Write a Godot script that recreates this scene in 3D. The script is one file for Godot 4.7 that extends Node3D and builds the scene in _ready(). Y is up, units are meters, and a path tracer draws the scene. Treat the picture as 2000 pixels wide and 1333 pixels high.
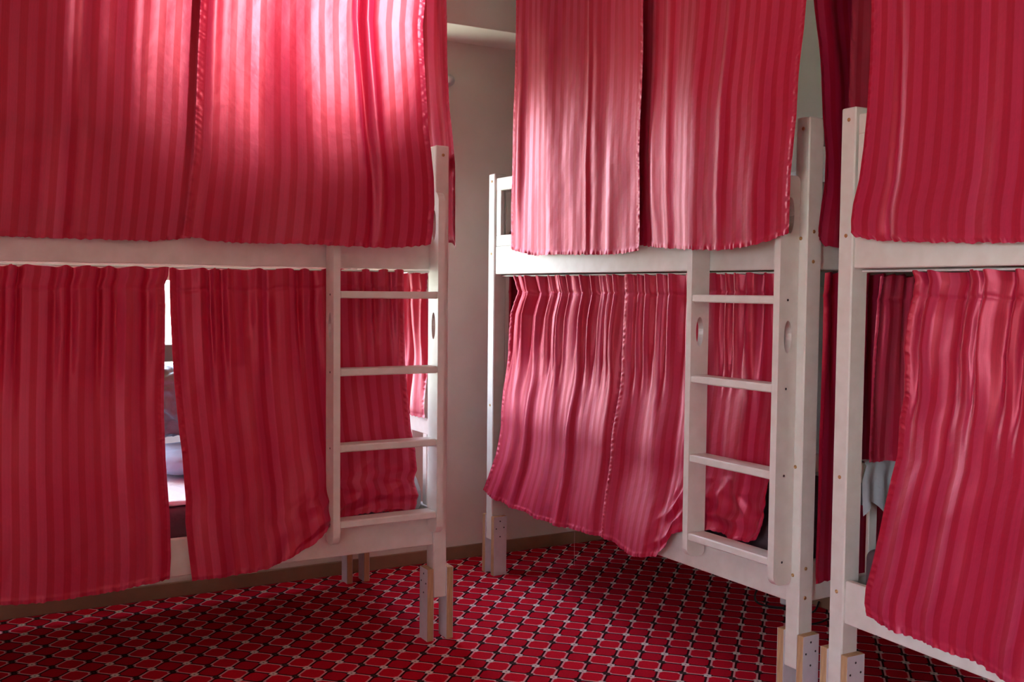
extends Node3D

const RAIL_LOW := 0.39
const RAIL_LOW_TOP := 0.525
const RAIL_UP := 1.492
const RAIL_UP_TOP := 1.627
const POST_BOTTOM := 0.1734
const POST_TOP := 1.982
const RISER_TOP := 0.2945
const BED_LENGTH := 2.06
const BED_WIDTH := 0.98
const POST_W := 0.058
const POST_D := 0.068
const WALL_Z := -4.77
const WALL_X := 3.47
const CEILING := 2.95

var M := {}
var cache := {}
var used := {}
var bed_at := []


func _ready() -> void:
	# ---------------- camera, sky, exposure ----------------
	var cam := Camera3D.new()
	cam.name = "camera"
	cam.fov = 36.87
	cam.position = Vector3(0, 1.4158, 0)
	cam.rotation = Vector3(-0.0499, -0.5147, 0.01)
	cam.near = 0.05
	cam.far = 200.0
	add_child(cam)
	cam.current = true

	var sky_mat := ProceduralSkyMaterial.new()
	sky_mat.sky_top_color = Color(0.80, 0.89, 1.0)
	sky_mat.sky_horizon_color = Color(0.97, 0.98, 1.0)
	sky_mat.ground_horizon_color = Color(0.90, 0.95, 0.90)
	sky_mat.ground_bottom_color = Color(0.72, 0.76, 0.70)
	sky_mat.sun_angle_max = 0.0
	var sky := Sky.new()
	sky.sky_material = sky_mat
	var env := Environment.new()
	env.background_mode = Environment.BG_SKY
	env.sky = sky
	env.background_energy_multiplier = 21.5
	env.tonemap_mode = Environment.TONE_MAPPER_LINEAR
	env.tonemap_exposure = 1.0
	env.sdfgi_enabled = true
	env.ssao_enabled = true
	env.ssil_enabled = true
	var we := WorldEnvironment.new()
	we.name = "world_environment"
	we.environment = env
	add_child(we)

	make_materials()
	bed_at = [
		Transform3D(Basis(Vector3.UP, 0.0), Vector3(-0.271, 0, -3.682)),
		Transform3D(Basis(Vector3.UP, -1.5398), Vector3(2.3905, 0, -4.4738)),
		Transform3D(Basis(Vector3.UP, -1.6028), Vector3(2.4429, 0, -2.2738)),
		Transform3D(Basis(Vector3.UP, 1.5708), Vector3(-1.15, 0, -1.2)),
	]
	build_room()
	build_ceiling_lamp()
	build_beds()
	build_bedding()
	build_curtains()
	build_small_things()


# ---------------------------------------------------------------- helpers
func obj(called: String, mesh: Mesh, mat: Material, parent: Node = self, at := Vector3.ZERO) -> MeshInstance3D:
	var o := MeshInstance3D.new()
	o.name = called
	o.mesh = mesh
	o.material_override = mat
	o.position = at
	parent.add_child(o, true)
	return o


func numbered(called: String) -> String:
	var n: int = used.get(called, 0)
	used[called] = n + 1
	return called if n == 0 else "%s_%03d" % [called, n]


func tag(o: Node, label: String, category: String, group := "") -> void:
	o.set_meta("label", label)
	o.set_meta("category", category)
	if group != "":
		o.set_meta("group", group)


func thing(called: String, label: String, category: String, xf: Transform3D, group := "") -> Node3D:
	var o := Node3D.new()
	o.name = numbered(called)
	o.transform = xf
	add_child(o)
	tag(o, label, category, group)
	return o


func structure(o: Node, label := "") -> void:
	o.set_meta("kind", "structure")
	if label != "":
		o.set_meta("label", label)


func face(st: SurfaceTool, pts: Array, out: Vector3, uvs := []) -> void:
	# a flat convex polygon that faces the direction out (front faces run clockwise)
	var n: Vector3 = (pts[1] - pts[0]).cross(pts[2] - pts[0])
	if n.length_squared() < 1e-16 and pts.size() > 3:
		n = (pts[2] - pts[0]).cross(pts[3] - pts[0])
	var p := pts
	var t := uvs
	if n.dot(out) > 0.0:
		p = pts.duplicate()
		p.reverse()
		t = uvs.duplicate()
		t.reverse()
	var nn := out.normalized()
	for i in range(1, p.size() - 1):
		for k in [0, i, i + 1]:
			st.set_normal(nn)
			if t.size():
				st.set_uv(t[k])
			st.add_vertex(p[k])


func cbox_into(st: SurfaceTool, c: Vector3, size: Vector3, b: float) -> void:
	var h := size * 0.5
	b = minf(b, minf(h.x, minf(h.y, h.z)) * 0.45)
	for a in 3:
		var e := (a + 1) % 3
		var g := (a + 2) % 3
		for s in [-1.0, 1.0]:
			var out := Vector3.ZERO
			out[a] = s
			var pts := []
			for q in [[-1, -1], [1, -1], [1, 1], [-1, 1]]:
				var p := Vector3.ZERO
				p[a] = s * h[a]
				p[e] = q[0] * (h[e] - b)
				p[g] = q[1] * (h[g] - b)
				pts.append(c + p)
			face(st, pts, out)
			for s2 in [-1.0, 1.0]:
				# chamfer between face a (sign s) and face e (sign s2), running along g
				var p1 := Vector3.ZERO
				p1[a] = s * h[a]
				p1[e] = s2 * (h[e] - b)
				var p2 := Vector3.ZERO
				p2[a] = s * (h[a] - b)
				p2[e] = s2 * h[e]
				var d := Vector3.ZERO
				d[g] = h[g] - b
				var o2 := Vector3.ZERO
				o2[a] = s
				o2[e] = s2
				face(st, [c + p1 - d, c + p1 + d, c + p2 + d, c + p2 - d], o2)
	for sx in [-1.0, 1.0]:
		for sy in [-1.0, 1.0]:
			for sz in [-1.0, 1.0]:
				face(st, [c + Vector3(sx * h.x, sy * (h.y - b), sz * (h.z - b)), c + Vector3(sx * (h.x - b), sy * h.y, sz * (h.z - b)), c + Vector3(sx * (h.x - b), sy * (h.y - b), sz * h.z)], Vector3(sx, sy, sz))


func cbox(size: Vector3, b := 0.003) -> ArrayMesh:
	var key := "b%.4f_%.4f_%.4f_%.4f" % [size.x, size.y, size.z, b]
	if not cache.has(key):
		var st := SurfaceTool.new()
		st.begin(Mesh.PRIMITIVE_TRIANGLES)
		cbox_into(st, Vector3.ZERO, size, b)
		cache[key] = st.commit()
	return cache[key]


func block(called: String, lo: Vector3, hi: Vector3, mat: Material, parent: Node, b := 0.003) -> MeshInstance3D:
	return obj(called, cbox(hi - lo, b), mat, parent, (lo + hi) * 0.5)


func ladder_board(dep: float, hgt: float, thick: float, holes: Array) -> ArrayMesh:
	# an upright board with rounded ends, depth along z and height along y, with upright slots cut through
	var rf := 0.036
	var rb := 0.02
	var ys := []
	for i in 9:
		var a := PI / 2 * i / 8
		ys.append_array([rf * (1.0 - cos(a)), hgt - rf * (1.0 - cos(a)), rb * (1.0 - cos(a)), hgt - rb * (1.0 - cos(a))])
	for hc in holes:
		for i in 17:
			ys.append(hc[1] - hc[3] * cos(PI * i / 16))
	ys.sort()
	var x := thick * 0.5
	var st := SurfaceTool.new()
	st.begin(Mesh.PRIMITIVE_TRIANGLES)
	for k in ys.size() - 1:
		var y0: float = ys[k]
		var y1: float = ys[k + 1]
		if y1 - y0 < 1e-5:
			continue
		var e := []
		for y in [y0, y1]:
			var q: float = minf(y, hgt - y)
			var zf := dep - (rf - sqrt(maxf(0.0, rf * rf - pow(rf - q, 2.0))) if q < rf else 0.0)
			var zb := rb - sqrt(maxf(0.0, rb * rb - pow(rb - q, 2.0))) if q < rb else 0.0
			e.append([zb, zf])
		var spans := [[e[0][0], e[0][1], e[1][0], e[1][1]]]
		for hc in holes:
			if (y0 + y1) * 0.5 > hc[1] - hc[3] and (y0 + y1) * 0.5 < hc[1] + hc[3]:
				var w0: float = hc[2] * sqrt(maxf(0.0, 1.0 - pow((y0 - hc[1]) / hc[3], 2.0)))
				var w1: float = hc[2] * sqrt(maxf(0.0, 1.0 - pow((y1 - hc[1]) / hc[3], 2.0)))
				spans = [[e[0][0], hc[0] - w0, e[1][0], hc[0] - w1], [hc[0] + w0, e[0][1], hc[0] + w1, e[1][1]]]
				face(st, [Vector3(-x, y0, hc[0] - w0), Vector3(x, y0, hc[0] - w0), Vector3(x, y1, hc[0] - w1), Vector3(-x, y1, hc[0] - w1)], Vector3(0, hc[1] - y0, w0 + 0.001))
				face(st, [Vector3(-x, y0, hc[0] + w0), Vector3(x, y0, hc[0] + w0), Vector3(x, y1, hc[0] + w1), Vector3(-x, y1, hc[0] + w1)], Vector3(0, hc[1] - y0, -w0 - 0.001))
		for sp in spans:
			for sd in [-1.0, 1.0]:
				face(st, [Vector3(sd * x, y0, sp[0]), Vector3(sd * x, y0, sp[1]), Vector3(sd * x, y1, sp[3]), Vector3(sd * x, y1, sp[2])], Vector3(sd, 0, 0))
		var slope := (e[0][1] - e[1][1]) / (y1 - y0) as float
		face(st, [Vector3(-x, y0, e[0][1]), Vector3(x, y0, e[0][1]), Vector3(x, y1, e[1][1]), Vector3(-x, y1, e[1][1])], Vector3(0, slope, 1))
		var slope_b := (e[1][0] - e[0][0]) / (y1 - y0) as float
		face(st, [Vector3(-x, y0, e[0][0]), Vector3(x, y0, e[0][0]), Vector3(x, y1, e[1][0]), Vector3(-x, y1, e[1][0])], Vector3(0, slope_b, -1))
	for y in [0.0, hgt]:
		face(st, [Vector3(-x, y, rb), Vector3(x, y, rb), Vector3(x, y, dep - rf), Vector3(-x, y, dep - rf)], Vector3(0, y - 0.5, 0))
	return st.commit()


func soft_box(size: Vector3, r: float, seg := 5, mid := 1, noise: FastNoiseLite = null, amp := 0.0) -> ArrayMesh:
	# a box with rounded edges and smooth normals
	var h := size * 0.5
	var st := SurfaceTool.new()
	st.begin(Mesh.PRIMITIVE_TRIANGLES)
	var base := 0
	for a in 3:
		var e := (a + 1) % 3
		var g := (a + 2) % 3
		for s in [-1.0, 1.0]:
			var ce := ticks(h[e], r, seg, mid)
			var cg := ticks(h[g], r, seg, mid)
			for i in ce.size():
				for j in cg.size():
					var p := Vector3.ZERO
					p[a] = s * h[a]
					p[e] = ce[i]
					p[g] = cg[j]
					var q := p.clamp(-(h - Vector3.ONE * r), h - Vector3.ONE * r)
					var n := (p - q).normalized()
					var w := q + n * r
					if noise:
						w += n * noise.get_noise_3dv(w) * amp
					st.set_normal(n)
					st.add_vertex(w)
			for i in ce.size() - 1:
				for j in cg.size() - 1:
					var k := base + i * cg.size() + j
					var quad := [k, k + cg.size(), k + cg.size() + 1, k + 1] if s < 0 else [k, k + 1, k + cg.size() + 1, k + cg.size()]
					for m in [0, 1, 2, 0, 2, 3]:
						st.add_index(quad[m])
			base += ce.size() * cg.size()
	if noise:
		st.generate_normals()
	return st.commit()


func ticks(h: float, r: float, seg: int, mid: int) -> PackedFloat32Array:
	var out := PackedFloat32Array()
	for i in seg:
		out.append(-h + r * i / seg)
	for i in mid + 1:
		out.append(lerpf(-h + r, h - r, float(i) / mid))
	for i in seg:
		out.append(h - r + r * (i + 1) / seg)
	return out


func lathe(profile: Array, n := 24) -> ArrayMesh:
	# profile: [radius, height] from bottom to top
	var st := SurfaceTool.new()
	st.begin(Mesh.PRIMITIVE_TRIANGLES)
	st.set_smooth_group(0)
	for i in profile.size():
		for j in n + 1:
			var a := TAU * j / n
			st.add_vertex(Vector3(profile[i][0] * cos(a), profile[i][1], profile[i][0] * sin(a)))
	for i in profile.size() - 1:
		for j in n:
			var k := i * (n + 1) + j
			for m in [k, k + 1, k + n + 2, k, k + n + 2, k + n + 1]:
				st.add_index(m)
	st.generate_normals()
	return st.commit()


func tube(points: Array, r: float, n := 6) -> ArrayMesh:
	var curve := Curve3D.new()
	for i in points.size():
		var t: Vector3 = (points[mini(i + 1, points.size() - 1)] - points[maxi(i - 1, 0)]) / 5.0
		curve.add_point(points[i], -t, t)
	curve.bake_interval = 0.012
	var pts := curve.get_baked_points()
	var st := SurfaceTool.new()
	st.begin(Mesh.PRIMITIVE_TRIANGLES)
	for i in pts.size():
		var dir := (pts[mini(i + 1, pts.size() - 1)] - pts[maxi(i - 1, 0)]).normalized()
		var side := dir.cross(Vector3(0.31, 0.83, 0.47)).normalized()
		var up := side.cross(dir)
		for j in n:
			var a := TAU * j / n
			var nn := side * cos(a) + up * sin(a)
			st.set_normal(nn)
			st.add_vertex(pts[i] + nn * r)
	for i in pts.size() - 1:
		for j in n:
			var k := i * n + j
			var k2 := i * n + (j + 1) % n
			for m in [k, k2, k2 + n, k, k2 + n, k + n]:
				st.add_index(m)
	return st.commit()


func noise(freq: float, sd: int, oct := 3) -> FastNoiseLite:
	var f := FastNoiseLite.new()
	f.noise_type = FastNoiseLite.TYPE_SIMPLEX_SMOOTH
	f.frequency = freq
	f.seed = sd
	f.fractal_octaves = oct
	return f


func noise_tex(freq: float, sd: int, size: int, lo: Color, hi: Color, oct := 4) -> NoiseTexture2D:
	var t := NoiseTexture2D.new()
	t.width = size
	t.height = size
	t.seamless = true
	t.noise = noise(freq, sd, oct)
	var g := Gradient.new()
	g.set_color(0, lo)
	g.set_color(1, hi)
	t.color_ramp = g
	return t


# ---------------------------------------------------------------- materials
func plain(c: Color, rough: float, spec := 0.5) -> StandardMaterial3D:
	var m := StandardMaterial3D.new()
	m.albedo_color = c
	m.roughness = rough
	m.metallic_specular = spec
	return m


func mottled(a: Color, b: Color, rough: float, scale: float, freq := 0.02, sd := 3) -> StandardMaterial3D:
	var m := plain(Color.WHITE, rough)
	m.albedo_texture = noise_tex(freq, sd, 256, a, b)
	m.uv1_triplanar = true
	m.uv1_scale = Vector3.ONE * scale
	return m


func make_materials() -> void:
	M.white = mottled(Color(0.86, 0.84, 0.80), Color(0.91, 0.90, 0.87), 0.38, 2.0)
	M.riser = mottled(Color(0.84, 0.82, 0.84), Color(0.88, 0.86, 0.88), 0.5, 3.0)
	M.raw = mottled(Color(0.68, 0.53, 0.38), Color(0.80, 0.66, 0.50), 0.7, 6.0, 0.03, 5)
	M.raw.uv1_scale = Vector3(9, 1.2, 9)
	M.brass = plain(Color(0.78, 0.62, 0.42), 0.3)
	M.brass.metallic = 0.9
	M.screw = plain(Color(0.13, 0.11, 0.12), 0.5)
	M.wall = mottled(Color(0.90, 0.87, 0.82), Color(0.93, 0.90, 0.86), 0.85, 0.7)
	M.wall.uv1_world_triplanar = true
	M.wall.heightmap_enabled = true
	M.wall.heightmap_texture = noise_tex(0.12, 8, 256, Color.BLACK, Color.WHITE)
	M.wall.heightmap_scale = 0.02
	M.ceiling = plain(Color(0.93, 0.92, 0.90), 0.9)
	M.baseboard = mottled(Color(0.56, 0.43, 0.33), Color(0.62, 0.48, 0.37), 0.5, 1.5)
	M.window_frame = plain(Color(0.30, 0.20, 0.16), 0.45)
	M.glass = StandardMaterial3D.new()
	M.glass.albedo_color = Color(1, 1, 1, 0.06)
	M.glass.transparency = BaseMaterial3D.TRANSPARENCY_ALPHA
	M.glass.roughness = 0.02
	M.carpet = carpet_material()
	M.satin = satin_material()
	M.sheet = cloth_material(Color(0.86, 0.87, 0.88), 0.85)
	M.mattress = cloth_material(Color(0.36, 0.27, 0.29), 0.9)
	M.grey = cloth_material(Color(0.62, 0.64, 0.66), 0.8)
	M.blue_grey = cloth_material(Color(0.60, 0.66, 0.76), 0.8)
	M.charcoal = cloth_material(Color(0.40, 0.38, 0.41), 0.4)
	M.pink = cloth_material(Color(0.74, 0.26, 0.34), 0.6)
	M.thread = plain(Color(0.80, 0.62, 0.64), 0.8)
	M.black = plain(Color(0.05, 0.05, 0.055), 0.5)
	M.plastic = plain(Color(0.86, 0.86, 0.85), 0.4)
	M.opal = plain(Color(0.95, 0.93, 0.90), 0.4)
	M.opal.emission_enabled = true
	M.opal.emission = Color(1.0, 0.95, 0.88)
	M.opal.emission_energy_multiplier = 3.0


func cloth_material(c: Color, rough: float) -> StandardMaterial3D:
	var m := plain(c, rough)
	m.uv1_triplanar = true
	m.uv1_scale = Vector3.ONE * 2.2
	m.heightmap_enabled = true
	m.heightmap_texture = noise_tex(0.03, 17, 256, Color.BLACK, Color.WHITE, 5)
	m.heightmap_scale = 0.35
	return m


func satin_material() -> StandardMaterial3D:
	# satin cloth with woven stripes, one metre of cloth to a tile
	var w := 1024
	var h := 128
	var rng := RandomNumberGenerator.new()
	rng.seed = 77
	var tone := PackedFloat32Array()
	var kind := PackedFloat32Array()
	tone.resize(w)
	kind.resize(w)
	var pitch := w / 18.0
	var strength := PackedFloat32Array()
	for i in 19:
		strength.append(rng.randf_range(0.45, 1.0))
	for x in w:
		var f := fmod(x, pitch) / pitch
		var edge := smoothstep(0.0, 0.05, f) * (1.0 - smoothstep(0.56, 0.61, f))
		kind[x] = edge * strength[int(x / pitch)]
		tone[x] = rng.randf_range(-0.03, 0.03)
	var col := Image.create(w, h, false, Image.FORMAT_RGB8)
	var rgh := Image.create(w, 4, false, Image.FORMAT_RGB8)
	var gls := Image.create(w, 4, false, Image.FORMAT_RGB8)
	var dark := Color(0.70, 0.09, 0.22)
	var light := Color(0.755, 0.165, 0.325)
	for x in w:
		for y in h:
			var c := dark.lerp(light, kind[x])
			var k := 1.0 + tone[x] + rng.randf_range(-0.025, 0.025)
			col.set_pixel(x, y, Color(c.r * k, c.g * k, c.b * k))
		for y in 4:
			var r := lerpf(0.50, 0.43, kind[x])
			rgh.set_pixel(x, y, Color(r, r, r))
			gls.set_pixel(x, y, Color(1, 1, 1) * lerpf(0.12, 0.45, kind[x]))
	var m := StandardMaterial3D.new()
	m.albedo_texture = ImageTexture.create_from_image(col)
	m.roughness = 1.0
	m.roughness_texture = ImageTexture.create_from_image(rgh)
	m.metallic_specular = 0.42
	m.metallic = 0.24
	m.clearcoat_enabled = true
	m.clearcoat = 1.0
	m.clearcoat_roughness = 0.42
	m.clearcoat_texture = ImageTexture.create_from_image(gls)
	m.anisotropy_enabled = true
	m.anisotropy = -0.4
	m.backlight_enabled = true
	m.backlight = Color(0.22, 0.12, 0.14)
	m.heightmap_enabled = true
	var wr := NoiseTexture2D.new()
	wr.width = 1024
	wr.height = 1024
	wr.seamless = true
	var n := noise(0.022, 31, 3)
	n.domain_warp_enabled = true
	n.domain_warp_amplitude = 40.0
	n.domain_warp_frequency = 0.006
	n.fractal_gain = 0.42
	wr.noise = n
	m.heightmap_texture = wr
	m.heightmap_scale = 0.06
	return m


func carpet_material() -> StandardMaterial3D:
	# woven carpet: one repeat of 0.1275 m holds a pale-edged and a dark-edged red lozenge, pale knots and dark knots; the tile holds two by two repeats
	var cell := 160
	var size := cell * 2
	var im := Image.create(size, size, false, Image.FORMAT_RGB8)
	var rng := RandomNumberGenerator.new()
	rng.seed = 5
	var red := Color(0.80, 0.07, 0.17)
	var red2 := Color(0.73, 0.06, 0.16)
	var pale := Color(0.88, 0.64, 0.65)
	var knot := Color(0.88, 0.83, 0.80)
	var dark := Color(0.20, 0.03, 0.07)
	var black := Color(0.22, 0.17, 0.16)
	for y in size:
		for x in size:
			var u := fposmod(float(x) / cell + 0.5, 1.0) - 0.5
			var v := fposmod(float(y) / cell + 0.5, 1.0) - 0.5
			# u, v in -0.5 .. 0.5, pale knot at the middle, dark knot at the corners
			var pale_cell := absf(v) > absf(u)
			var du := absf(u) if pale_cell else 0.5 - absf(u)
			var dv := 0.5 - absf(v) if pale_cell else absf(v)
			# du, dv: distance from the middle of the lozenge
			var edge := (0.5 - (du + dv)) * 0.707
			var inside := minf(edge, 0.405 - maxf(du, dv))
			var jit := rng.randf_range(-0.01, 0.01)
			var c: Color
			var near := absf(u) + absf(v)
			var far := 1.0 - near
			if near < 0.145 + jit:
				c = knot if near > 0.042 else Color(0.56, 0.51, 0.50)
			elif far < 0.13 + jit:
				c = black if far > 0.03 else Color(0.36, 0.31, 0.29)
			elif pale_cell:
				c = red if inside > 0.058 + jit * 0.6 else pale
			else:
				c = red2 if inside > 0.06 + jit * 0.6 else dark
			var k := 1.0 + rng.randf_range(-0.16, 0.16)
			im.set_pixel(x, y, Color(c.r * k, c.g * k, c.b * k))
	var m := StandardMaterial3D.new()
	m.albedo_texture = ImageTexture.create_from_image(im)
	m.roughness = 0.95
	m.metallic_specular = 0.2
	return m


# ---------------------------------------------------------------- the room
func wall_mesh(boxes: Array) -> ArrayMesh:
	var st := SurfaceTool.new()
	st.begin(Mesh.PRIMITIVE_TRIANGLES)
	for b in boxes:
		cbox_into(st, (b[0] + b[1]) * 0.5, b[1] - b[0], 0.0005)
	return st.commit()


func build_room() -> void:
	var x0 := -3.0
	var x1 := WALL_X
	var z0 := WALL_Z
	var z1 := 1.7
	# floor with carpet; the repeat of the carpet runs with the walls
	var st := SurfaceTool.new()
	st.begin(Mesh.PRIMITIVE_TRIANGLES)
	var p := [Vector3(x0 - 0.2, 0, z0 - 0.2), Vector3(x1 + 0.2, 0, z0 - 0.2), Vector3(x1 + 0.2, 0, z1 + 0.2), Vector3(x0 - 0.2, 0, z1 + 0.2)]
	var uv := []
	for q: Vector3 in p:
		uv.append(Vector2((q.x - 1.829) / 0.255, (q.z + 3.636) / 0.255))
	face(st, p, Vector3.UP, uv)
	var low := Vector3(0, -0.12, 0)
	for i in 4:
		var a: Vector3 = p[i]
		var b: Vector3 = p[(i + 1) % 4]
		face(st, [a, b, b + low, a + low], (a + b) * 0.5 - Vector3(0.6, 0, -1.5), [Vector2.ZERO, Vector2.ZERO, Vector2.ZERO, Vector2.ZERO])
	face(st, [p[0] + low, p[1] + low, p[2] + low, p[3] + low], Vector3.DOWN, [Vector2.ZERO, Vector2.ZERO, Vector2.ZERO, Vector2.ZERO])
	structure(obj("floor", st.commit(), M.carpet), "red patterned carpet of lozenges with grey knots")
	structure(block("ceiling", Vector3(x0 - 0.2, CEILING, z0 - 0.2), Vector3(x1 + 0.2, CEILING + 0.15, z1 + 0.2), M.ceiling, self, 0.0005), "off-white ceiling")
	var t := 0.2
	# back wall with the window behind the first bunk
	var wl := -0.95
	var wr := 2.09
	var wb := 0.82
	var wt := 2.42
	structure(obj("wall_back", wall_mesh([
		[Vector3(x0 - t, 0, z0 - t), Vector3(wl, CEILING, z0)],
		[Vector3(wr, 0, z0 - t), Vector3(x1 + t, CEILING, z0)],
		[Vector3(wl, 0, z0 - t), Vector3(wr, wb, z0)],
		[Vector3(wl, wt, z0 - t), Vector3(wr, CEILING, z0)]]), M.wall), "cream painted wall behind the bunk beds")
	structure(obj("wall_right", wall_mesh([[Vector3(x1, 0, z0), Vector3(x1 + t, CEILING, z1 + t)]]), M.wall), "cream painted side wall")
	structure(obj("wall_front", wall_mesh([[Vector3(x0 - t, 0, z1), Vector3(x1, CEILING, z1 + t)]]), M.wall), "cream painted wall")
	# left wall with a second window
	var l0 := -1.15
	var l1 := 0.95
	structure(obj("wall_left", wall_mesh([
		[Vector3(x0 - t, 0, z0), Vector3(x0, CEILING, l0)],
		[Vector3(x0 - t, 0, l1), Vector3(x0, CEILING, z1)],
		[Vector3(x0 - t, 0, l0), Vector3(x0, 0.6, l1)],
		[Vector3(x0 - t, 2.6, l0), Vector3(x0, CEILING, l1)]]), M.wall), "cream painted wall with a window")
	structure(block("baseboard_back", Vector3(x0, 0, z0), Vector3(x1, 0.068, z0 + 0.014), M.baseboard, self, 0.003), "brown wooden skirting board")
	structure(block("baseboard_right", Vector3(x1 - 0.014, 0, z0 + 0.014), Vector3(x1, 0.068, z1), M.baseboard, self, 0.003), "brown wooden skirting board")
	structure(block("trim_1", Vector3(x0, 2.68, z0), Vector3(x1, CEILING, z0 + 0.32), M.wall, self, 0.002), "cream boxed-in beam along the back wall")
	# windows
	var w1 := Node3D.new()
	w1.name = "window_1"
	w1.position = Vector3(wl, wb, z0 - 0.11)
	add_child(w1)
	structure(w1, "brown framed window behind the bunk bed")
	window_parts(w1, wr - wl, wt - wb, [0.75, 1.52, 2.26], 0.29, false)
	var w2 := Node3D.new()
	w2.name = "window_2"
	w2.position = Vector3(x0 - 0.11, 0.6, l0)
	w2.rotation.y = -PI / 2
	add_child(w2)
	structure(w2, "brown framed window in the side wall")
	window_parts(w2, l1 - l0, 2.0, [0.7, 1.4], 0.4, false)


func window_parts(root: Node3D, w: float, h: float, posts: Array, transom: float, _open: bool) -> void:
	var d := 0.03
	block("frame_rail", Vector3(0, 0, -d), Vector3(w, 0.06, d), M.window_frame, root)
	block("frame_rail", Vector3(0, h - 0.06, -d), Vector3(w, h, d), M.window_frame, root)
	block("frame_post", Vector3(0, 0.06, -d), Vector3(0.06, h - 0.06, d), M.window_frame, root)
	block("frame_post", Vector3(w - 0.06, 0.06, -d), Vector3(w, h - 0.06, d), M.window_frame, root)
	var xs := [0.06]
	for x in posts:
		block("mullion", Vector3(x - 0.03, 0.06, -d), Vector3(x + 0.03, h - 0.06, d), M.window_frame, root)
		xs.append_array([x - 0.03, x + 0.03])
	xs.append(w - 0.06)
	for i in range(0, xs.size(), 2):
		block("transom", Vector3(xs[i], transom - 0.04, -d), Vector3(xs[i + 1], transom + 0.04, d), M.window_frame, root)
		for yy in [[0.06, transom - 0.04], [transom + 0.04, h - 0.06]]:
			var q := QuadMesh.new()
			q.size = Vector2(xs[i + 1] - xs[i], yy[1] - yy[0])
			obj("pane", q, M.glass, root, Vector3((xs[i] + xs[i + 1]) / 2, (yy[0] + yy[1]) / 2, 0))


func build_ceiling_lamp() -> void:
	# a small spotlight under the ceiling, turned to the curtain beside it
	var at := Vector3(1.72, CEILING, -2.0)
	var aim := Vector3(1.24, 2.62, -3.63) - (at + Vector3(0, -0.09, 0))
	var t := thing("ceiling_spotlight", "white ceiling spotlight turned towards the upper bunk curtain", "lamp", Transform3D(Basis(), at))
	obj("base", lathe([[0.0, -0.018], [0.05, -0.018], [0.05, 0.0], [0.0, 0.0]]), M.plastic, t)
	obj("stem", lathe([[0.007, -0.09], [0.007, -0.018]], 10), M.plastic, t)
	var head := obj("lamp_head", lathe([[0.092, -0.06], [0.096, -0.058], [0.096, 0.03], [0.05, 0.055], [0.0, 0.06]]), M.plastic, t, Vector3(0, -0.09, 0))
	head.basis = Basis(Quaternion(Vector3.DOWN, aim.normalized()))
	obj("lamp_lens", lathe([[0.0, -0.052], [0.09, -0.05], [0.09, -0.046], [0.0, -0.046]]), M.opal, head)
	var l := SpotLight3D.new()
	l.name = "lamp_light"
	l.light_color = Color(1.0, 0.97, 0.94)
	l.light_energy = 7.5
	l.light_size = 0.09
	l.spot_range = 12.0
	l.spot_attenuation = 2.0
	l.spot_angle = 27.0
	l.spot_angle_attenuation = 1.0
	l.shadow_enabled = true
	l.position = Vector3(0, -0.09, 0) + aim.normalized() * 0.062
	l.basis = Basis.looking_at(aim, Vector3.RIGHT)
	t.add_child(l)


# ---------------------------------------------------------------- the bunk beds
func build_beds() -> void:
	var labels := [
		"white wooden bunk bed along the back wall with a ladder beside the room corner",
		"white wooden bunk bed in the middle, its ladder at the end nearest the camera",
		"white wooden bunk bed cut off by the right edge of the picture",
		"white wooden bunk bed along the opposite side of the room",
	]
	for i in 4:
		var b := thing("bunk_bed", labels[i], "bunk bed", bed_at[i], "white bunk beds raised on wooden blocks")
		bed_parts(b, i)
		if i < 2:
			ladder(b, 0.0 if i == 0 else 0.026)


func bolt(parent: Node, at: Vector3, out: Vector3) -> void:
	if not cache.has("bolt"):
		cache["bolt"] = lathe([[0.0, 0.0], [0.0062, 0.0], [0.0062, 0.0012], [0.0048, 0.0026], [0.0026, 0.0034], [0.0022, 0.0012], [0.0, 0.0010]], 12)
	var o := obj("bolt", cache["bolt"], M.brass, parent, at)
	o.basis = Basis(Quaternion(Vector3.UP, out))


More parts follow.
